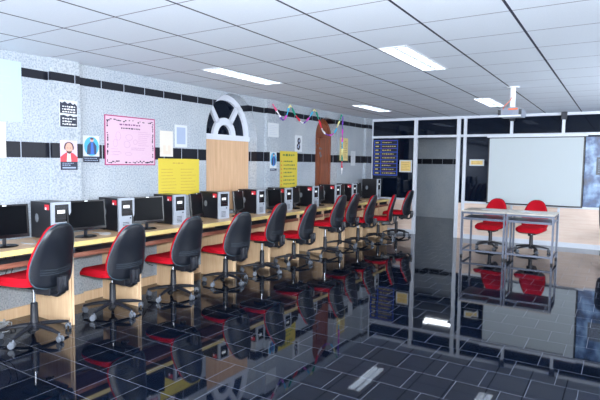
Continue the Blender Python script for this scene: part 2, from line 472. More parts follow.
t = wall_thing('paper_sheet', 'large pale blue blank sheet at the upper left photo edge', 'paper', -8.62, 1.87)
sheet(.64, .56, PAPERB, 'sheet', t)
rects(scribble(.08, .58, .2, .5, 5, .006, rnd), mat('faint_blue_ink', srgb(180, 204, 222), .6), 'writing', t)
t = wall_thing('paper_sheet', 'white sheet below the large pale blue sheet at the left edge', 'paper', -8.5, 1.53)
sheet(.36, .33, CREAM, 'sheet', t); rects(scribble(.05, .33, .03, .3, 5, .008, rnd), mat('brown_ink', srgb(190, 160, 150), .6), 'writing', t)

t = wall_thing('quote_poster', 'black poster with white handwritten quotes, above the bearded portrait', 'poster', -7.60, 1.845, .055)
sheet(.20, .275, PAPER, 'sheet', t)
shape([[(.006, .143), (.194, .140), (.196, .225), (.17, .25), (.15, .235), (.12, .258), (.09, .24), (.06, .262), (.03, .245), (.006, .255)],
       [(.006, .006), (.194, .010), (.194, .12), (.15, .112), (.12, .127), (.09, .112), (.05, .125), (.006, .12)]], NAVY, 'ink_panel', t)
rects(scribble(.03, .18, .145, .225, 3, .013, rnd, .95)+scribble(.03, .18, .02, .105, 3, .013, rnd, .95), STKW, 'lettering', t, .0046)

def portrait(t, w, h):
    sheet(w, h, LIL, 'sheet', t)
    rects([(0, 0, w, h*.28)], NAVY, 'caption_strip', t); rects([(.02, h*.05, w-.02, h*.10)], GREYC, 'caption_writing', t, .0046)
    rects(scribble(.02, w-.03, h*.13, h*.26, 2, .008, rnd), GREYC, 'caption_heading', t, .0046)
    shape([[(0, h*.28), (w, h*.28), (w, h*.44), (w*.78, h*.56), (w*.62, h*.6), (w*.38, h*.6), (w*.2, h*.54), (0, h*.44)]], CLOTH, 'garment', t)
    shape([[(w*.36, h*.28), (w*.62, h*.28), (w*.58, h*.58), (w*.40, h*.58)]], PAPER, 'shirt', t, .0046)
    shape([ell(w*.5, h*.83, w*.26, h*.12), ell(w*.27, h*.76, w*.06, h*.08), ell(w*.73, h*.76, w*.06, h*.08)], HAIR, 'hair', t, .0046)
    shape([ell(w*.5, h*.74, w*.21, h*.18)], SKIN, 'face', t, .006)
    shape([[(w*.34, h*.66), (w*.42, h*.632), (w*.58, h*.632), (w*.66, h*.66), (w*.62, h*.58), (w*.5, h*.545), (w*.38, h*.58)], ell(w*.42, h*.745, w*.035, h*.012), ell(w*.58, h*.745, w*.035, h*.012)], HAIR, 'beard_and_eyes', t, .0074)
t = wall_thing('portrait_poster', 'portrait print of a bearded person in a red garment', 'poster', -7.60, 1.415, .055)
portrait(t, .19, .30)

def oval_poster(t, w, h, band=.22):
    sheet(w, h, PAPER, 'sheet', t)
    rects([(0, 0, w, h*band)], NAVY, 'caption_strip', t); rects(scribble(.015, w-.02, .01, h*band-.01, 2, .008, rnd), GREYC, 'caption_writing', t, .0046)
    shape([ell(w*.52, h*.60, w*.45, h*.36)], BLUEOV, 'oval_background', t)
    shape([[(w*.22, h*.30), (w*.80, h*.30), (w*.82, h*.62), (w*.66, h*.76), (w*.42, h*.76), (w*.26, h*.62)]], SUITB, 'jacket', t, .0046)
    shape([[(w*.44, h*.30), (w*.66, h*.30), (w*.60, h*.74), (w*.48, h*.74)]], SHIRT, 'shirt', t, .006)
    shape([ell(w*.53, h*.84, w*.11, h*.075)], SKIN, 'face', t, .006)
    shape([ell(w*.53, h*.89, w*.11, h*.04)], HAIR, 'hair', t, .0074)
t = wall_thing('portrait_poster', 'small poster of a standing figure in a light blue oval, left of the pink chart', 'poster', -7.34, 1.495)
oval_poster(t, .20, .285)

# pink chart
t = wall_thing('chart_paper', 'pink hand-drawn chart with magenta border', 'chart', -7.07, 1.465)
w, h = .72, .56
sheet(w, h, MAG, 'border_sheet', t, .0025)
rects([(.013, .012, w-.013, h-.012)], PINK, 'sheet', t, .0026)
orn = []
for i in range(26):
    x = .03+i*(w-.08)/25
    for z in (.035, h-.055):
        if rnd.random() < .8: orn.append(ell(x, z+rnd.uniform(-.008, .012), rnd.uniform(.008, .02), rnd.uniform(.004, .011), 7))
for i in range(18):
    z = .05+i*(h-.12)/17
    for x in (.035, w-.04):
        if rnd.random() < .75: orn.append(ell(x+rnd.uniform(-.006, .006), z, rnd.uniform(.005, .011), rnd.uniform(.008, .02), 7))
shape(orn, INK, 'ink_ornament', t, .0042)
rects(scribble(.20, .53, h-.115, h-.075, 1, .017, rnd, .95), mat('violet_ink', srgb(112, 56, 110), .6), 'heading', t, .0042)
rects(scribble(.22, .51, h-.155, h-.12, 1, .014, rnd, .95), INK, 'subheading', t, .0042)
sk = []
for cx, cz, rx, rz in ((.18, .33, .035, .05), (.14, .25, .03, .045), (.33, .32, .05, .035), (.30, .24, .045, .04), (.42, .27, .03, .03), (.16, .14, .06, .02), (.32, .13, .05, .02)):
    for k in range(16):
        a, a2 = 2*PI*k/16, 2*PI*(k+.7)/16
        sk.append([(cx+rx*math.cos(a), cz+rz*math.sin(a)), (cx+rx*math.cos(a2), cz+rz*math.sin(a2)), (cx+(rx-.004)*math.cos(a2), cz+(rz-.004)*math.sin(a2)), (cx+(rx-.004)*math.cos(a), cz+(rz-.004)*math.sin(a))])
shape(sk, INKG, 'pencil_sketches', t, .0042)
rects(scribble(.46, .66, .22, .40, 8, .006, rnd)+scribble(.36, .62, .17, .21, 2, .008, rnd)+scribble(.08, .22, .10, .2, 3, .005, rnd), INKG, 'small_writing', t, .0042)

t = wall_thing('paper_sheet', 'narrow cream sheet directly above the wide yellow chart', 'paper', -6.27, 1.575)
sheet(.215, .32, CREAM, 'sheet', t)
rects([(.05, .03, .17, .07), (.05, .07, .09, .14), (.13, .07, .17, .14)], mat('beige_print', srgb(214, 200, 186), .6), 'printed_block', t)
t = wall_thing('notice_card', 'white framed card with a grey-blue panel beside the cream sheet', 'notice', -6.02, 1.70)
sheet(.215, .285, PAPER, 'card', t); rects([(.03, .04, .185, .255)], GREYC, 'panel', t)
t = wall_thing('chart_paper', 'wide yellow chart behind the computers, beside the plywood', 'chart', -6.30, 1.075)
sheet(.72, .475, YEL, 'sheet', t)
rects(scribble(.24, .48, .395, .44, 1, .018, rnd, .95), INKY, 'heading', t)
rects(scribble(.05, .33, .04, .36, 8, .011, rnd)+scribble(.38, .68, .04, .36, 8, .011, rnd), INKY, 'writing', t)

# arched window: frame recessed in the wall -----------------------------------
def arched_window():
    c, hw, sz, rise = WIN
    o = None
    x0, x1 = -REC-.05, -REC+.03
    def P(sx, f):                                   # point on an inner arch scaled by f about the spring centre
        return (c+hw*f*math.cos(sx), sz+rise*f*math.sin(sx))
    n = 32; b = MB()
    for i in range(n):
        a, a2 = PI*i/n, PI*(i+1)/n
        for f0, f1 in ((.86, 1.0), (.27, .44)):
            b.prism([P(a, f0), P(a, f1), P(a2, f1), P(a2, f0)], x0, x1, 'x')
    for ang in (R(53), R(127)):
        d = .10/(hw*1.0)
        b.prism([P(ang-.15, .42), P(ang-.07, .88), P(ang+.07, .88), P(ang+.15, .42)], x0+.01, x1, 'x')
    b.box(x0, x1+.02, c-hw, c+hw, sz-.06, sz+.02)
    for y in (c-hw, c+hw-.05): b.box(x0, x1, y, y+.05, .80, sz-.05)
    o = b.build('window_30', ALU); o['kind'] = 'structure'; o['label'] = 'arched white window frame with fanlight above the plywood sheet'
    g = MB(); g.prism(arch_pts((c, hw*.95, sz, rise*.95)), x0+.03, x0+.036, 'x')
    g.build('fanlight_glass', GLASS, o)
    MB().box(x0+.0, x0+.01, c-hw, c+hw, .8, sz+rise*.5).build('dark_backing', BOARDK, o)
    MB().box(x0+.012, x0+.02, c-hw*.96, c+hw*.96, sz-.02, sz+rise*.8).build('dark_backing', BOARDK, o)
    return o
arched_window()
tag(MB().box(-REC+.031, -REC+.045, -5.43, -4.31, .801, 1.842).build('plywood_sheet', PLY), 'plain tan plywood sheet filling the lower arched window', 'plywood board')

# arched wooden door -----------------------------------------------------------
def arched_door():
    c, hw, sz, rise = DOR
    x0, x1 = -.20, -.155
    b = MB(); b.prism([(c-hw+.004, .006), (c+hw-.004, .006)]+arch_pts((c, hw-.004, sz, rise-.004))[::-1], x0, x1, 'x')
    o = b.build('door_1', DOORW); o['kind'] = 'structure'; o['label'] = 'brown varnished arched wooden door behind the computers'
    f = MB(); n = 24
    for i in range(n):
        a, a2 = PI*i/n, PI*(i+1)/n
        P = lambda s, k: (c+(hw-.004)*k*math.cos(s), sz+(rise-.004)*k*math.sin(s))
        f.prism([P(a, .84), P(a, .998), P(a2, .998), P(a2, .84)], x1, x1+.014, 'x')
    for y0, y1 in ((c-hw+.006, c-hw+.07), (c+hw-.07, c+hw-.006), (c-.03, c+.03)): f.box(x1, x1+.014, y0, y1, .01, sz)
    for z in (.02, .9, sz-.04): f.box(x1, x1+.014, c-hw+.07, c+hw-.07, z, z+.09)
    f.build('door_frame', DOORW, o)
    q = MB(); q.lathe([(.0, 0), (.018, .0), (.022, .02), (.012, .04), (.02, .055), (.0, .07)], 12, Matrix.Translation((x1+.014, c-hw+.1, 1.0)) @ Matrix.Rotation(PI/2, 4, 'Y'))
    q.build('door_handle', CHROME, o, True)
    s = MB()
    for i in range(7):
        yy = c-.14+rnd.uniform(-.1, .24); zz = 1.72+rnd.uniform(-.12, .2)
        s.prism(ell(yy, zz, rnd.uniform(.02, .05), rnd.uniform(.012, .035), 8), x1+.0145, x1+.0155, 'x')
    s.build('torn_paper_patch', mat('old_glue_patch', srgb(120, 112, 116), .7), o)
arched_door()

t = wall_thing('paper_sheet', 'white ruled sheet under the paper streamer, left end', 'paper', -3.99, 1.93, .055)
sheet(.30, .225, PAPER, 'sheet', t); rects(scribble(.03, .27, .03, .2, 6, .004, rnd), GREYC, 'writing', t)
t = wall_thing('portrait_poster', 'narrow poster of a blue-robed figure beside the tall yellow list', 'poster', -3.93, 1.385, .055)
oval_poster(t, .185, .305, .12)
t = wall_thing('chart_paper', 'tall yellow handwritten list with red bullets, near the arched door', 'chart', -3.64, 1.075)
sheet(.54, .64, YEL, 'sheet', t)
rects(scribble(.08, .46, .54, .61, 1, .034, rnd, .95), INKGR, 'heading', t)
rects(scribble(.11, .50, .05, .50, 7, .022, rnd), INKGR, 'writing', t)
rects([(.03, z, .06, z+.02) for z in (.06+i*.066 for i in range(7))], INKR, 'bullets', t)
t = wall_thing('photo_sheet', 'white sheet with two dark round photos, left of the arched door', 'paper', -3.18, 1.715)
sheet(.23, .285, PAPER, 'sheet', t)
shape([ell(.125, .19, .05, .055), ell(.11, .09, .055, .06)], INK, 'printed_photos', t)
shape([ell(.13, .195, .02, .026), ell(.10, .085, .024, .02), ell(.12, .115, .02, .015)], GREYC, 'printed_faces', t, .0046)
t = wall_thing('chart_paper', 'faded cream-yellow list right of the arched door', 'chart', -1.50, 1.575)
sheet(.36, .465, mat('faded_yellow_paper', srgb(226, 206, 142), .6, noise=.05), 'sheet', t)
rects(scribble(.04, .17, .04, .42, 10, .012, rnd)+scribble(.2, .33, .04, .42, 10, .012, rnd), mat('brown_print', srgb(150, 120, 80), .6), 'writing', t)
t = wall_thing('paper_sheet', 'narrow white sheet at the far end of the granite wall', 'paper', -.99, 1.475)
sheet(.21, .31, PAPER, 'sheet', t); rects(scribble(.03, .18, .05, .27, 7, .005, rnd), GREYC, 'writing', t)

# paper streamers ---------------------------------------------------------------
SC = [mat('crepe_'+n, srgb(*c), .7) for n, c in (('pink', (232, 92, 140)), ('white', (236, 236, 240)), ('violet', (110, 66, 176)), ('magenta', (206, 70, 190)),
      ('cyan', (60, 180, 222)), ('cream', (238, 228, 160)), ('green', (24, 150, 128)), ('red', (224, 44, 74)))]
def streamer(pts, order, seg, label, name='paper_streamer'):
    b = MB(); N = len(pts); rows = []
    for i, p in enumerate(pts):
        p = Vector(p); d = (Vector(pts[min(i+1, N-1)])-Vector(pts[max(i-1, 0)])).normalized()
        side = d.cross(Vector((1, 0, 0))).normalized(); a = i*.55
        wv = (side*math.cos(a)+Vector((1, 0, 0))*math.sin(a))*.018
        nv = (side*-math.sin(a)+Vector((1, 0, 0))*math.cos(a))*.010
        rows.append(b.verts([p+wv, p+nv, p-wv, p-nv]))
    for i in range(N-1):
        for k in range(4):
            f = b.face((rows[i][k], rows[i][(k+1) % 4], rows[i+1][(k+1) % 4], rows[i+1][k]))
            if f: f.material_index = order[(i//seg) % len(order)]
    f = b.face(rows[0]); f = b.face(rows[-1])
    o = b.build(name, SC); return tag(o, label, 'streamer')
key = [(-3.86, 2.45), (-3.70, 2.32), (-3.56, 2.225), (-3.44, 2.33), (-3.35, 2.485), (-3.17, 2.34), (-2.97, 2.235), (-2.84, 2.25), (-2.68, 2.36), (-2.52, 2.49), (-2.36, 2.33), (-2.2, 2.13), (-1.97, 2.06), (-1.74, 2.12), (-1.58, 2.30), (-1.44, 2.49)]
def smooth_path(k, n):
    out = []
    for i in range(len(k)-1):
        p0, p1, p2, p3 = k[max(i-1, 0)], k[i], k[i+1], k[min(i+2, len(k)-1)]
        for j in range(n):
            s = j/n
            out.append(tuple(.5*(2*p1[q]+(p2[q]-p0[q])*s+(2*p0[q]-5*p1[q]+4*p2[q]-p3[q])*s*s+(3*p1[q]-p0[q]-3*p2[q]+p3[q])*s**3) for q in range(len(p1))))
    out.append(k[-1]); return out
PTS = smooth_path(key, 7)
streamer([(x, onray(y, x), z) for y, z in PTS for x in ((.085 if y < -3.58 else .05),)], [0, 1, 2, 3, 4, 5, 6, 7, 1, 2, 3, 4, 5, 6, 7, 1, 2, 3, 4, 5, 6, 7], 5, 'multicoloured twisted paper garland swagged along the granite wall')
streamer([(.046, -1.48+.004*math.sin(i), 2.47-i*.0325) for i in range(37)], [2, 2, 3, 3, 4, 5, 6, 7, 1, 2], 4, 'straight hanging strand of coloured twisted paper right of the arched door')

# ------------------------------------------------------------------ desks
DT = .77
def make_desk(w, label):
    # origin: the left (low y) end at the wall, local x = out from the wall, local y along it
    t = thing('computer_desk', label, 'desk', (0, 0, 0), 0, 'computer desks along the granite wall')
    d0, d1 = .078, .663
    MB().box(d0, d1-.012, .002, w-.002, DT-.032, DT, bev=.003).build('desktop', DESKT, t)
    MB().box(d1-.012, d1+.004, .001, w-.001, DT-.046, DT, bev=.003).build('edge_band', EDGE, t)
    for y in (.004, w-.024): MB().box(d0, d1-.014, y, y+.020, 0, DT-.032).build('side_panel', DESKP, t)
    MB().box(d1-.30, d1-.016, .026, w-.026, DT-.140, DT-.124).build('keyboard_tray', TRAYW, t)
    MB().box(d1-.016, d1-.001, .026, w-.026, DT-.146, DT-.104).build('tray_lip', TRAYW, t)
    for y in (.03, w-.055): MB().box(d1-.30, d1-.03, y, y+.025, DT-.124, DT-.033).build('tray_runner', DGREY, t)
    return t
YS = [-8.705+.775*i for i in range(11)]+[-.46]
dlab = ['computer desk at the left photo edge under the nearest monitor', 'second computer desk from the left, behind the second swivel chair', 'third computer desk from the left, behind the third chair',
        'fourth computer desk from the left, below the wide yellow chart', 'fifth computer desk from the left, below the plywood window', 'sixth computer desk from the left, behind the fifth chair',
        'seventh computer desk from the left, below the tall yellow list', 'eighth computer desk from the left, below the arched door', 'ninth computer desk from the left, behind the eighth chair',
        'tenth computer desk from the left, second from the far end', 'short last computer desk at the far end of the row']
proto_desk = None
for i in range(11):
    w = YS[i+1]-YS[i]
    if i == 0 or i == 10:
        o = make_desk(w, dlab[i])
        if i == 0: proto_desk = o
    else:
        o = copy_tree(proto_desk); o['label'] = dlab[i]
    o.location = (0, YS[i], 0)

# ------------------------------------------------------------------ towers
def make_tower(label, h=.352):
    # local +x = front, origin at base centre
    t = thing('computer_tower', label, 'computer', (0, 0, 0), 0, 'computer towers on the desks')
    D, W = .36, .19
    x0, x1 = -D/2, D/2
    MB().box(x0, x1-.03, -W/2, W/2, .008, h, bev=.004).build('case', CASEB, t)
    MB().box(x0+.02, x1-.032, -W/2-.002, -W/2+.001, .03, h-.02).build('side_cover', CASEB, t)
    b = MB(); b.box(x1-.03, x1, -W/2, -W/2+.03, .0, h+.002, bev=.004); b.box(x1-.03, x1, W/2-.022, W/2, 0, h+.002, bev=.004)
    b.box(x1-.03, x1, -W/2+.028, W/2-.02, h-.022, h+.002); b.box(x1-.03, x1-.004, -W/2+.028, W/2-.02, .0, h*.47)
    b.build('front_bezel', SILV, t)
    MB().box(x1-.03, x1-.006, -W/2+.029, W/2-.021, h*.47, h-.021).build('drive_panel', BEZEL, t)
    MB().box(x1-.006, x1-.004, -.04, .035, h*.70, h*.79).build('label', STKW, t)
    b = MB()
    for z in (.56, .64, .86): b.box(x1-.006, x1-.0045, -.06, .065, h*z, h*z+.003)
    b.build('drive_slot', DGREY, t)
    MB().lathe([(0, 0), (.009, 0), (.009, .004), (0, .006)], 14, Matrix.Translation((x1-.005, .045, h*.40)) @ Matrix.Rotation(PI/2, 4, 'Y')).build('power_button', BLACKP, t, True)
    b = MB()
    for i in range(5): b.box(x1-.005, x1-.003, -.05, .03, h*.08+i*.016, h*.08+i*.016+.006)
    b.build('front_grille', DGREY, t)
    s = MB().box(x1-.115, x1-.042, -W/2-.0032, -W/2-.0018, h*.80, h*.94).build('sticker', STK, t)
    MB().box(x1-.108, x1-.085, -W/2-.0042, -W/2-.0030, h*.80, h*.865).build('sticker_label', STKW, s)
    b = MB(); b.prism(ell(-.07, h*.56, .028, .042, 20), -W/2-.0032, -W/2-.0018); b.build('side_vent', VENT, t)
    b = MB()
    for dx in (-.13, .1):
        for dy in (-.06, .06): b.box(dx-.012, dx+.012, dy-.012, dy+.012, 0, .01)
    b.build('foot', RUBBER, t)
    return t
TW = [(-7.98, -1), (-7.24, -3), (-6.47, -2), (-5.68, -4), (-4.84, 1), (-4.12, -1), (-3.27, 2), (-2.47, 0), (-1.77, 1)]
tlab = ['nearest computer tower, left of the second monitor', 'second computer tower from the left, between second and third monitors', 'third computer tower from the left, below the wide yellow chart',
        'fourth computer tower from the left, left of the plywood sheet', 'fifth computer tower from the left, in front of the plywood sheet', 'sixth computer tower from the left, right of the plywood',
        'seventh computer tower from the left, below the tall yellow list', 'eighth computer tower from the left, below the arched door', 'ninth computer tower from the left, with red sticker, next to the tall dark last tower']
pt = None
for (y, a), lb in zip(TW, tlab):
    if pt is None: o = pt = make_tower(lb)
    else: o = copy_tree(pt); o['label'] = lb
    a = R(a); c = Vector((.45, y)); off = Vector((math.cos(a)*.18-math.sin(a)*-.095, math.sin(a)*.18+math.cos(a)*-.095))
    p = c-off; o.location = (p.x, p.y, DT); o.rotation_euler = (0, 0, a)
o = make_tower('taller dark last tower without sticker, at the far desk end', .425)
for ch in list(o.children):
    if ch.name.startswith('sticker'):
        for g in list(ch.children): bpy.data.objects.remove(g)
        bpy.data.objects.remove(ch)
o.location = (.30, -.66+.095, DT); o.rotation_euler = (0, 0, R(3))

# ------------------------------------------------------------------ monitors
def make_monitor(label):
    t = thing('monitor', label, 'monitor', (0, 0, 0), 0, 'flat monitors on the desks')
    W, Hh, z0 = .385, .285, .075
    tl = Matrix.Translation((.03, 0, z0)) @ Matrix.Rotation(R(-5), 4, 'Y')
    b = MB(); b.box(-.022, .0, -W/2, W/2, 0, Hh, tl, .006); b.box(-.05, -.02, -W*.3, W*.3, .05, Hh-.05, tl, .012); b.build('housing', BEZEL, t)
    b = MB()
    b.box(-.001, .006, -W/2, W/2, 0, .028, tl, .002); b.box(-.001, .006, -W/2, W/2, Hh-.016, Hh, tl, .002)
    for s in (-1, 1): b.box(-.001, .006, s*W/2-(.016 if s > 0 else 0), s*W/2+(.016 if s < 0 else 0), .026, Hh-.014, tl, .002)
    b.build('bezel', BEZEL, t)
    MB().box(-.001, .0025, -W/2+.015, W/2-.015, .027, Hh-.015, tl).build('screen', SCREEN, t)
    MB().box(.006, .0068, -.016, .016, Hh-.013, Hh-.004, tl).build('label', STKW, t)
    MB().tube([(-.01, 0, .02), (-.008, 0, .08), (.0, 0, .16)], .026, 10, (1, .5)).build('neck', BLACKP, t, True)
    MB().lathe([(.0, 0), (.105, 0), (.108, .006), (.09, .014), (.04, .02), (0, .022)], 28, Matrix.Scale(.8, 4, (1, 0, 0))).build('base', BEZEL, t, True)
    return t
MONS = [(.43, -8.40, -6), (.46, -7.64, -9), (.47, -6.89, -12), (.42, -6.08, 22), (.40, -5.24, 20), (.46, -4.47, 3), (.36, -3.72, 14), (.36, -2.9, 14), (.36, -2.12, 10), (.36, -1.38, 5)]
mlab = ['nearest monitor, cut by the left photo edge', 'second monitor from the left, right of the nearest tower', 'third monitor from the left, right of the second tower',
        'monitor between the third and fourth towers, seen narrow behind a chair', 'monitor turned partly away in front of the fifth tower', 'monitor in front of the sixth tower, right of the plywood',
        'dark monitor against the seventh tower below the tall yellow list', 'dark monitor below the arched door between seventh and eighth towers', 'dark monitor between the eighth and ninth towers', 'dark monitor between the ninth and last towers']
pm = None
for (x, y, a), lb in zip(MONS, mlab):
    if pm is None: o = pm = make_monitor(lb)
    else: o = copy_tree(pm); o['label'] = lb
    o.location = (x, y, DT); o.rotation_euler = (0, 0, R(a))

# keyboards on the trays
def make_keyboard(label):
    t = thing('keyboard', label, 'keyboard', (0, 0, 0), 0, 'keyboards by the computers')
    b = MB(); b.prism([(-.075, .0), (.075, .0), (.075, .014), (-.075, .026)], -.225, .225, 'y'); b.build('body', BLACKP, t)
    k = MB()
    for r in range(6):
        x = .062-r*.023; z = .0145+(.075-x)*.08
        n = 18
        for c in range(n):
            y = -.212+c*.0236
            k.box(x-.009, x+.009, y, y+.0205, z, z+.007)
    k.build('keys', KEYS, t)
    return t
KB = [(.50, -8.33, .622), (.50, -7.55, .622), (.50, -6.77, .622), (.50, -5.99, .622), (.50, -5.22, .622), (.50, -4.44, .622), (.50, -3.67, .622), (.50, -2.9, .622)]
klab = ['keyboard on the pull-out tray at the left photo edge', 'keyboard on the tray beneath the second monitor', 'keyboard on the tray beneath the third monitor', 'keyboard on the tray below the wide yellow chart',
        'keyboard on the tray behind the fourth chair', 'keyboard on the tray between fifth and sixth chairs', 'keyboard on the tray between sixth and seventh chairs', 'keyboard on the tray behind the seventh chair']
pk = None
for (x, y, z), lb in zip(KB, klab):
    if pk is None: o = pk = make_keyboard(lb)
    else: o = copy_tree(pk); o['label'] = lb
    o.location = (x+.05, y, DT-.1238)

# cables
def cable(pts, rad, m, label, name='cable'):
    return tag(MB().tube(smooth_path(pts, 6), rad, 6).build(name, m, None, True), label, 'cable')
cable([(.04, -8.25, .70), (.05, -8.18, .52), (.045, -8.3, .30), (.06, -8.42, .14), (.12, -8.48, .11)], .004, CABLE, 'thin black cable hanging under the nearest desk')
cable([(.04, -8.1, .70), (.045, -8.15, .45), (.05, -8.35, .28), (.05, -8.6, .22)], .004, CABLE, 'second thin black cable sagging below the nearest desk')
cable([(.05, -7.3+.6, .70), (.05, -6.65, .45), (.05, -6.55, .3), (.06, -6.45, .24)], .004, CABLE, 'thin black cable under the third desk')
cable([(.28, -8.07, DT+.005), (.42, -8.12, DT+.005), (.5, -8.2, DT+.005), (.36, -8.22, DT+.005)], .0035, CABLEG, 'grey cable lying by the nearest monitor base')
cable([(.25, -7.42, DT+.005), (.38, -7.40, DT+.005), (.46, -7.36, DT+.005), (.5, -7.42, DT+.005), (.42, -7.46, DT+.005)], .0035, CABLEG, 'grey cable lying by the second monitor base')
pts = []
for i in range(60):
    a = i*.62; pts.append((.24+.10*math.sin(a*.93+.4)+.03*math.sin(i*1.7), -8.42+.16*math.cos(a), .008+.012*(i % 4)))
cable(pts, .005, CABLEG, 'tangled grey cable bundle on the floor under the nearest desk', 'cable_bundle')

# ------------------------------------------------------------------ chairs
OUT = [(0, .085), (.02, .138), (.06, .178), (.12, .202), (.2, .215), (.3, .218), (.42, .212), (.55, .198), (.68, .180), (.8, .156), (.89, .129), (.95, .100), (.985, .064), (1, .03)]
BH = .532; BZ = .398; BX = -.246
def backx(z, u, hw):
    t = (z-BZ)/BH
    return BX-.085*t-.015*math.sin(PI*min(1, t*1.3))*-1+.05*(u*hw/.215)**2
def pad(outline, f_front, f_back, T, dirn, nu=14):
    b = MB(); g = [[], []]
    for t, hw in outline:
        for side in (0, 1):
            row = []
            for j in range(nu+1):
                u = -1+2*j/nu
                e = (max(0, 1-abs(u)**8))**.5*(max(0, 1-abs(2*t-1)**16))**.5
                row.append((f_front if side else f_back)(t, u, hw, e*T))
            g[side].append(b.verts(row))
    for side in (0, 1):
        for r0, r1 in zip(g[side], g[side][1:]):
            for j in range(nu): b.face((r0[j], r0[j+1], r1[j+1], r1[j]))
    for r0, r1, q0, q1 in zip(g[0], g[0][1:], g[1], g[1][1:]):
        b.face((r0[0], r1[0], q1[0], q0[0])); b.face((r0[-1], q0[-1], q1[-1], r1[-1]))
    for k in (0, -1):
        for j in range(nu): b.face((g[0][k][j], g[0][k][j+1], g[1][k][j+1], g[1][k][j]))
    return b
def resample(o, n=26):
    out = []
    for i in range(n+1):
        t = .5-.5*math.cos(PI*i/n)
        for (a, b), (c, d) in zip(o, o[1:]):
            if a <= t <= c: out.append((t, b+(d-b)*(t-a)/(c-a))); break
    return out
def make_chair(label, group):
    t = thing('swivel_chair', label, 'chair', (0, 0, 0), 0, group)
    o = resample(OUT)
    zz = lambda tt: BZ+tt*BH
    def bp(t_, u, hw, dx): z = zz(t_); return (backx(z, u, hw)+dx, u*hw, z)
    big = [(a, b+.006) for a, b in o]
    pad(big, lambda a, u, hw, T: bp(a, u, hw, .020+T), lambda a, u, hw, T: bp(a, u, hw, .004), .034, 1).build('backrest', RED, t, True)
    sh = pad(o, lambda a, u, hw, T: bp(a, u, hw, .003), lambda a, u, hw, T: bp(a, u, hw, -.006-T), .018, 1).build('back_shell', BLACKS, t, True)
    # grooves near the foot of the shell
    b = MB()
    for k, tz in enumerate((.215, .25, .285)):
        pts = []
        for j in range(15):
            u = -.78+1.56*j/14; z = zz(tz+.030*abs(u)**2-.0)
            pts.append((backx(z, u, .2)-.0275+.005*abs(u)**4, u*.2, z))
        b.tube(pts, .005, 6)
    b.build('groove_rib', mat('groove_grey', srgb(40, 48, 58), .45), sh, True)
    # piping round the shell
    pts = [bp(a, 1, hw+.002, -.004) for a, hw in o]+[bp(a, -1, hw+.002, -.004) for a, hw in o[::-1]]
    MB().tube(pts+[pts[0]], .0058, 6).build('piping', PIPING, t, True)
    # seat
    SO = [(0, .11), (.03, .165), (.09, .205), (.2, .226), (.4, .235), (.65, .236), (.82, .226), (.92, .203), (.97, .168), (1, .115)]
    so = resample(SO, 20); x0, L = -.20, .47
    def sp(tt, u, hw, z): return (x0+tt*L, u*hw, z-.035*max(0, tt-.72)**2/.078-.006*(1-u*u)*(1 if z > .44 else 0))
    pad(so, lambda a, u, hw, T: sp(a, u, hw, .452+T), lambda a, u, hw, T: sp(a, u, hw, .425), .042, 1).build('seat', RED, t, True)
    pad([(a, b-.004) for a, b in so], lambda a, u, hw, T: sp(a, u, hw, .430), lambda a, u, hw, T: sp(a, u, hw, .422-T), .018, 1).build('seat_pan', BLACKP, t, True)
    # mechanism and back bracket
    b = MB(); b.box(-.11, .09, -.075, .075, .365, .412, bev=.012); b.box(-.235, -.06, -.05, .05, .325, .40, bev=.012); b.build('tilt_mechanism', BLACKP, t)
    b = MB()
    path = [(-.10, 0, .36), (-.20, 0, .336), (-.275, 0, .330), (-.318, 0, .355), (-.330, 0, .42), (-.330, 0, .50)]
    b.tube(path, .040, 8, (1, .38)); b.box(-.345, -.305, -.046, .046, .365, .495, bev=.008)
    b.build('back_bracket', BLACKP, t, True)
    MB().lathe([(0, 0), (.028, 0), (.031, .012), (.031, .06), (.024, .07), (0, .07)], 14, Matrix.Translation((-.10, -.05, .30))).build('adjuster_knob', BLACKP, t, True)
    MB().tube([(.02, -.07, .392), (.025, -.16, .385), (.03, -.215, .375)], [.006, .006, .012], 8, (1, .6)).build('lever', BLACKP, t, True)
    # column and base
    MB().lathe([(.0, .06), (.036, .06), (.036, .12), (.033, .135), (.029, .295), (.022, .302), (.0, .302)], 18).build('column_sleeve', BLACKP, t, True)
    MB().lathe([(0, .14), (.0135, .14), (.0135, .37), (0, .37)], 14).build('gas_piston', CHROME, t, True)
    b = MB(); b.lathe([(0, .075), (.045, .075), (.05, .09), (.046, .125), (.036, .13), (0, .13)], 20)
    n = 5
    for k in range(n):
        a = R(34)+2*PI*k/n; c, s = math.cos(a), math.sin(a)
        b.tube([(c*r, s*r, z) for r, z in ((.02, .108), (.10, .104), (.2, .090), (.285, .072))], [.028, .027, .023, .016], 8, (.85, .72))
    b.build('star_base', BLACKP, t, True)
    for k in range(n):
        a = R(34)+2*PI*k/n; M = Matrix.Translation((math.cos(a)*.285, math.sin(a)*.285, 0)) @ Matrix.Rotation(a+R(40+67*k), 4, 'Z')
        b = MB()
        for sy in (-1, 1):
            b.lathe([(0, -.008), (.022, -.008), (.027, -.004), (.027, .004), (.022, .008), (0, .008)], 14, M @ Matrix.Translation((-.012, sy*.016, .027)) @ Matrix.Rotation(PI/2, 4, 'X'))
        b.tube([tuple(M @ Vector(p)) for p in ((0, 0, .045), (0, 0, .075))], .008, 8)
        b.box(-.030, .012, -.009, .009, .030, .056, M, .004)
        b.build('caster', GREYP, t, True)
    return t
G1 = 'red swivel chairs along the desk row'
CH = [(.668, -8.295, 191), (.62, -7.465, 181), (.64, -6.67, 180), (.68, -5.82, 174), (.69, -5.06, 183), (.69, -4.25, 184), (.76, -3.40, 182), (.58, -2.53, 184), (.70, -2.03, 185), (.76, -1.22, 203), (.84, -.44, 182)]
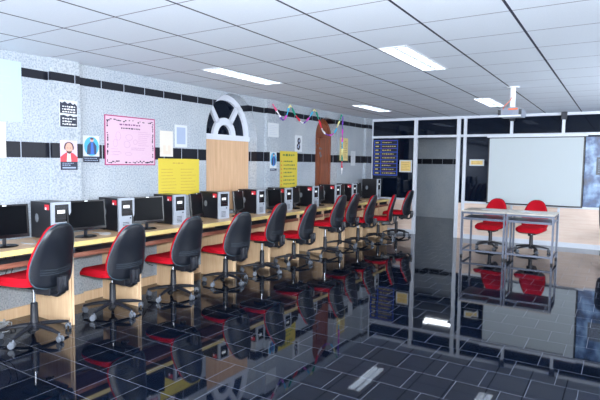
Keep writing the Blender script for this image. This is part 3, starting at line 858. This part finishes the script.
clab = ['nearest red swivel chair, at the left photo edge, its seat cut off', 'second red swivel chair from the left, in front of the second tower', 'third red swivel chair from the left, in front of the third tower',
        'fourth red swivel chair from the left, near the plywood window', 'fifth red swivel chair from the left in the desk row', 'sixth red swivel chair from the left in the desk row', 'seventh red swivel chair from the left, first of the three overlapping backs',
        'eighth red swivel chair from the left, middle of the three overlapping backs', 'ninth red swivel chair from the left, last of the three overlapping backs', 'tenth red swivel chair from the left, second from the doorway post', 'last red swivel chair of the desk row, beside the doorway post']
DZ = [.065, -.018, -.012, -.022, .045, -.02, .078, .062, .01, -.02, .045]; LIFT = []
pc = None
for (x, y, a), lb in zip(CH, clab):
    if pc is None: o = pc = make_chair(lb, G1)
    else: o = copy_tree(pc); o['label'] = lb
    o.location = (x, y, 0); o.rotation_euler = (0, 0, R(a)); LIFT.append((o, DZ[CH.index((x, y, a))]))
for x, y, a, lb in ((2.885, -1.0, 262, 'red swivel chair facing the camera behind the left steel table'), (3.57, -.98, 265, 'red swivel chair facing the camera behind the right steel table')):
    o = copy_tree(pc); o['label'] = lb; o['group'] = 'red swivel chairs behind the steel tables'; LIFT.append((o, -.03)); o.location = (x, y, 0); o.rotation_euler = (0, 0, R(a))
o = copy_tree(pc); o['label'] = 'dark swivel chair cut off by the right photo edge'; o['group'] = 'swivel chair at the right edge'
o.location = (4.885, -.50, 0); o.rotation_euler = (0, 0, R(48))

for o, dz in LIFT:                       # each seat is set at its own height on the gas piston
    for ch in o.children:
        if ch.name.split('.')[0] not in ('star_base', 'caster', 'column_sleeve'): ch.location.z = dz

# ------------------------------------------------------------------ steel tables
def make_table(label):
    t = thing('steel_table', label, 'table', (0, 0, 0), 0, 'steel framed tables before the back wall')
    W, D, Z = .69, .655, .772
    MB().box(0, W, 0, D, Z-.022, Z, bev=.003).build('tabletop', LAMIN, t)
    MB().box(.014, W-.014, .02, D-.02, .632, .650).build('lower_shelf', SHELF, t)
    r = .0145
    for x in (r, W-r):
        for y in (r, D-r):
            l = MB().box(x-r, x+r, y-r, y+r, .018, Z-.022).build('leg', STEEL, t)
            MB().box(x-r-.002, x+r+.002, y-r-.002, y+r+.002, 0, .03).build('foot_cap', RUBBER, l)
    rails = [(2*r, W-2*r, r-.012, r+.012, Z-.055, Z-.022), (2*r, W-2*r, r-.012, r+.012, .618, .642), (2*r, W-2*r, D-r-.012, D-r+.012, Z-.05, Z-.022)]
    for x in (r, W-r): rails += [(x-.012, x+.012, 2*r, D-2*r, Z-.05, Z-.022), (x-.012, x+.012, 2*r, D-2*r, .10, .125)]
    for q in rails: MB().box(*q).build('frame_rail', STEEL, t)
    MB().box(2*r, W-2*r, r-.012, r+.012, .095, .125).build('foot_rail', STEEL, t)
    return t
o = make_table('left steel-framed table before the left red chair'); o.location = (2.64, -2.14, 0)
o2 = copy_tree(o); o2['label'] = 'right steel-framed table before the right red chair'; o2.location = (3.345, -2.14, 0)
for x, y, a, lb in ((3.02, -1.72, 6, 'white paper lying on the left steel table'), (3.66, -1.75, -8, 'white paper lying on the right steel table')):
    q = MB().box(-.105, .105, -.145, .145, 0, .003).build('paper_sheet', PAPER, None, loc=(x, y, .7725)); q.rotation_euler = (0, 0, R(a+90)); tag(q, lb, 'paper')

# ------------------------------------------------------------------ back wall fittings
t = thing('projector_screen', 'large white projection screen hanging before the glazed partition', 'projector screen', (3.44, -.10, .78), 0)
hw = .84
MB().box(-hw-.03, hw+.04, -.045, .045, 1.285, 1.345, bev=.012).build('roller_case', ALU, t)
MB().box(-hw+.022, hw-.022, -.006, -.002, .0, 1.29).build('fabric', SCRW, t)
b = MB(); b.box(-hw, -hw+.022, -.007, -.001, -.0, 1.29); b.box(hw-.022, hw, -.007, -.001, 0, 1.29); b.box(-hw, hw, -.007, -.001, 1.27, 1.29); b.build('black_border', BOARDK, t)
MB().tube([(-hw-.005, -.004, -.008), (hw+.005, -.004, -.008)], .013, 10).build('weight_bar', BOARDK, t, True)
for x in (3.015, 3.915):
    p = MB().box(x-3.44-.027, x-3.44+.027, .0, .045, 1.34, 1.60, bev=.004).build('hanger_post', ALU, t)
    MB().box(x-3.44-.05, x-3.44+.05, -.01, .055, 1.60, 1.738, bev=.006).build('clamp', DGREY, p)

t = thing('projector', 'silver ceiling projector on a white pole', 'projector', (3.63, -3.67, 2.135), R(-4))
b = MB(); prof = [(-.14, .02), (-.13, .0), (.13, .0), (.14, .02), (.14, .075), (.12, .105), (.07, .118), (-.07, .118), (-.12, .105), (-.14, .075)]
b.prism(prof, -.12, .12); b.build('body', mat('projector_grey', srgb(128, 134, 148), .35, .2), t)
MB().box(-.135, .135, -.128, -.118, .0, .018).build('base_lip', ALU, t)
for s in (-1, 1): MB().box(s*.125-.018, s*.125+.018, -.127, -.118, .025, .09, bev=.005).build('corner_vent', BLACKP, t)
MB().box(-.02, .095, -.1225, -.119, .085, .105).build('orange_strip', ORANGE, t)
MB().box(-.07, .04, -.1225, -.119, .03, .075).build('connector_panel', mat('grey_panel', srgb(120, 128, 146), .4), t)
MB().lathe([(0, 0), (.032, 0), (.032, .012), (.026, .02), (0, .02)], 18, Matrix.Translation((.05, .12, .055)) @ Matrix.Rotation(-PI/2, 4, 'X')).build('lens', SCREEN, t, True)
b = MB(); b.lathe([(0, .118), (.05, .118), (.05, .128), (.033, .13), (.033, H-2.135-.012), (.075, H-2.135-.010), (.075, H-2.135-.001), (0, H-2.135-.001)], 20); b.build('ceiling_pole', WHITE, t, True)
MB().tube(smooth_path([(-.08, -.13, .09), (-.06, -.15, .13), (-.02, -.10, .19), (.0, -.04, .25)], 5), .004, 6).build('orange_cable', ORANGE, t, True)

# timetable board on the glass
t = thing('timetable_board', 'black notice board with blue gridded rows on the dark glass', 'board', (.10, -.0365, 1.255), R(0))
w, h = .58, .80
MB().box(0, w, -.008, 0, 0, h, bev=.003).build('board', BOARDK, t)
b = MB(); rows = 9
for i in range(rows+1):
    z = .012+i*(h-.036)/rows; b.box(.006, w-.006, -.0105, -.0078, z, z+(.012 if i % 3 else .016))
for x in (.006, .17, w-.024): b.box(x, x+.014, -.0105, -.0078, .012, h-.012)
b.build('blue_grid', BOARDB, t)
b = MB()
for i in range(0, rows, 2):
    z = .012+(i+1)*(h-.036)/rows; b.box(.2, w-.1, -.0112, -.0104, z+.002, z+.012)
b.build('violet_grid', BOARDP, t)
l = []
for i in range(rows):
    z = .012+(i+.5)*(h-.036)/rows+.008
    l += [(.045+.0*i, z-.012, .14-rnd.uniform(0, .03), z+.012)]+scribble(.21, .54, z-.02, z+.02, 1, .02, rnd, .8)
rects(l, GOLD, 'yellow_lettering', t, .008)

def notice(x, z, w, h, label, m):
    t = thing('notice_sheet', label, 'notice', (x, .003, z), 0)
    sheet(w, h, PAPER, 'sheet', t); rects([(.03, .025, w-.03, h-.025)], m, 'printed_panel', t)
    rects(scribble(.05, w-.04, .035, h-.035, 5 if h > .2 else 2, .012, rnd), mat('brown_lettering', srgb(170, 130, 60), .6), 'lettering', t, .0046)
NY = mat('notice_yellow', srgb(226, 196, 120), .5)
notice(.705, 1.345, .29, .265, 'white bordered yellow notice right of the timetable board', NY)
notice(2.215, 1.505, .29, .13, 'small yellow notice on the dark glass left of the screen', NY)

t = thing('space_poster', 'blue and white space scene poster at the right photo edge', 'poster', (4.285, .002, .78), 0)
sheet(1.1, 1.28, NEB, 'print', t)
t = thing('grey_panel', 'small grey printed panel over the space poster', 'panel', (4.47, -.002, 1.37), 0)
sheet(.30, .32, mat('grey_plate', srgb(92, 98, 106), .5), 'plate', t, .012)
rects(scribble(.03, .27, .03, .29, 7, .012, rnd), GREYC, 'lettering', t, .0125)

# ------------------------------------------------------------------ light
def area(name, loc, rot, sx, sy, power, col):
    l = bpy.data.lights.new(name, 'AREA'); l.shape = 'RECTANGLE'; l.size = sx; l.size_y = sy; l.energy = power; l.color = col
    o = bpy.data.objects.new(name, l); COL.objects.link(o); o.location = loc; o.rotation_euler = rot; return o
CAMLOC = Vector((4.8471, -10.7015, 1.5148))
area('added_fill_rear', (4.0, Y0+.12, 1.6), (PI/2, 0, 0), 5.5, 1.2, 430, (.89, .945, 1))  # added fill at the invented rear windows, for near wall and ceiling
# the photographer's flash, tipped up a little
fl = area('camera_flash', CAMLOC+Vector((.04, -.03, .16)), (0, 0, 0), .2, .14, 245, (.94, .97, 1))
d = Vector((-.62, .78, .42)); fl.rotation_euler = d.to_track_quat('-Z', 'Y').to_euler()
w = bpy.data.worlds.new('world'); w.use_nodes = True; sc.world = w
area('added_fill_side', (X1-.12, -3.6, 1.6), (0, PI/2, 0), 1.2, 3.0, 125, (.86, .93, 1))  # added fill at the invented side window, lifts the far ceiling
w.node_tree.nodes['Background'].inputs[0].default_value = (.55, .68, 1, 1); w.node_tree.nodes['Background'].inputs[1].default_value = .3
area('corridor_fill', (2.0, 1.9, H-.02), (0, 0, 0), 2.5, .3, 32, (.85, .92, 1))  # unseen area light added so the corridor shows bright through the doorway

# ------------------------------------------------------------------ camera
f, yaw, pitch, roll = 508.38, .56111, .072484, .012802
cd = bpy.data.cameras.new('camera'); cam = bpy.data.objects.new('camera', cd); COL.objects.link(cam)
fw = Vector((-math.sin(yaw)*math.cos(pitch), math.cos(yaw)*math.cos(pitch), -math.sin(pitch)))
rt = Vector((math.cos(yaw), math.sin(yaw), 0)); up = rt.cross(fw)
r2 = math.cos(roll)*rt+math.sin(roll)*up; u2 = -math.sin(roll)*rt+math.cos(roll)*up
M = Matrix((r2, u2, -fw)).transposed().to_4x4(); M.translation = CAMLOC
cam.matrix_world = M
cd.sensor_fit = 'HORIZONTAL'; cd.sensor_width = 36; cd.lens = 36*f/600; cd.clip_start = .05
sc.camera = cam
vs = sc.view_settings
vs.view_transform = 'Standard'; vs.look = 'None'; vs.gamma = 1; vs.exposure = .22
vs.use_curve_mapping = False
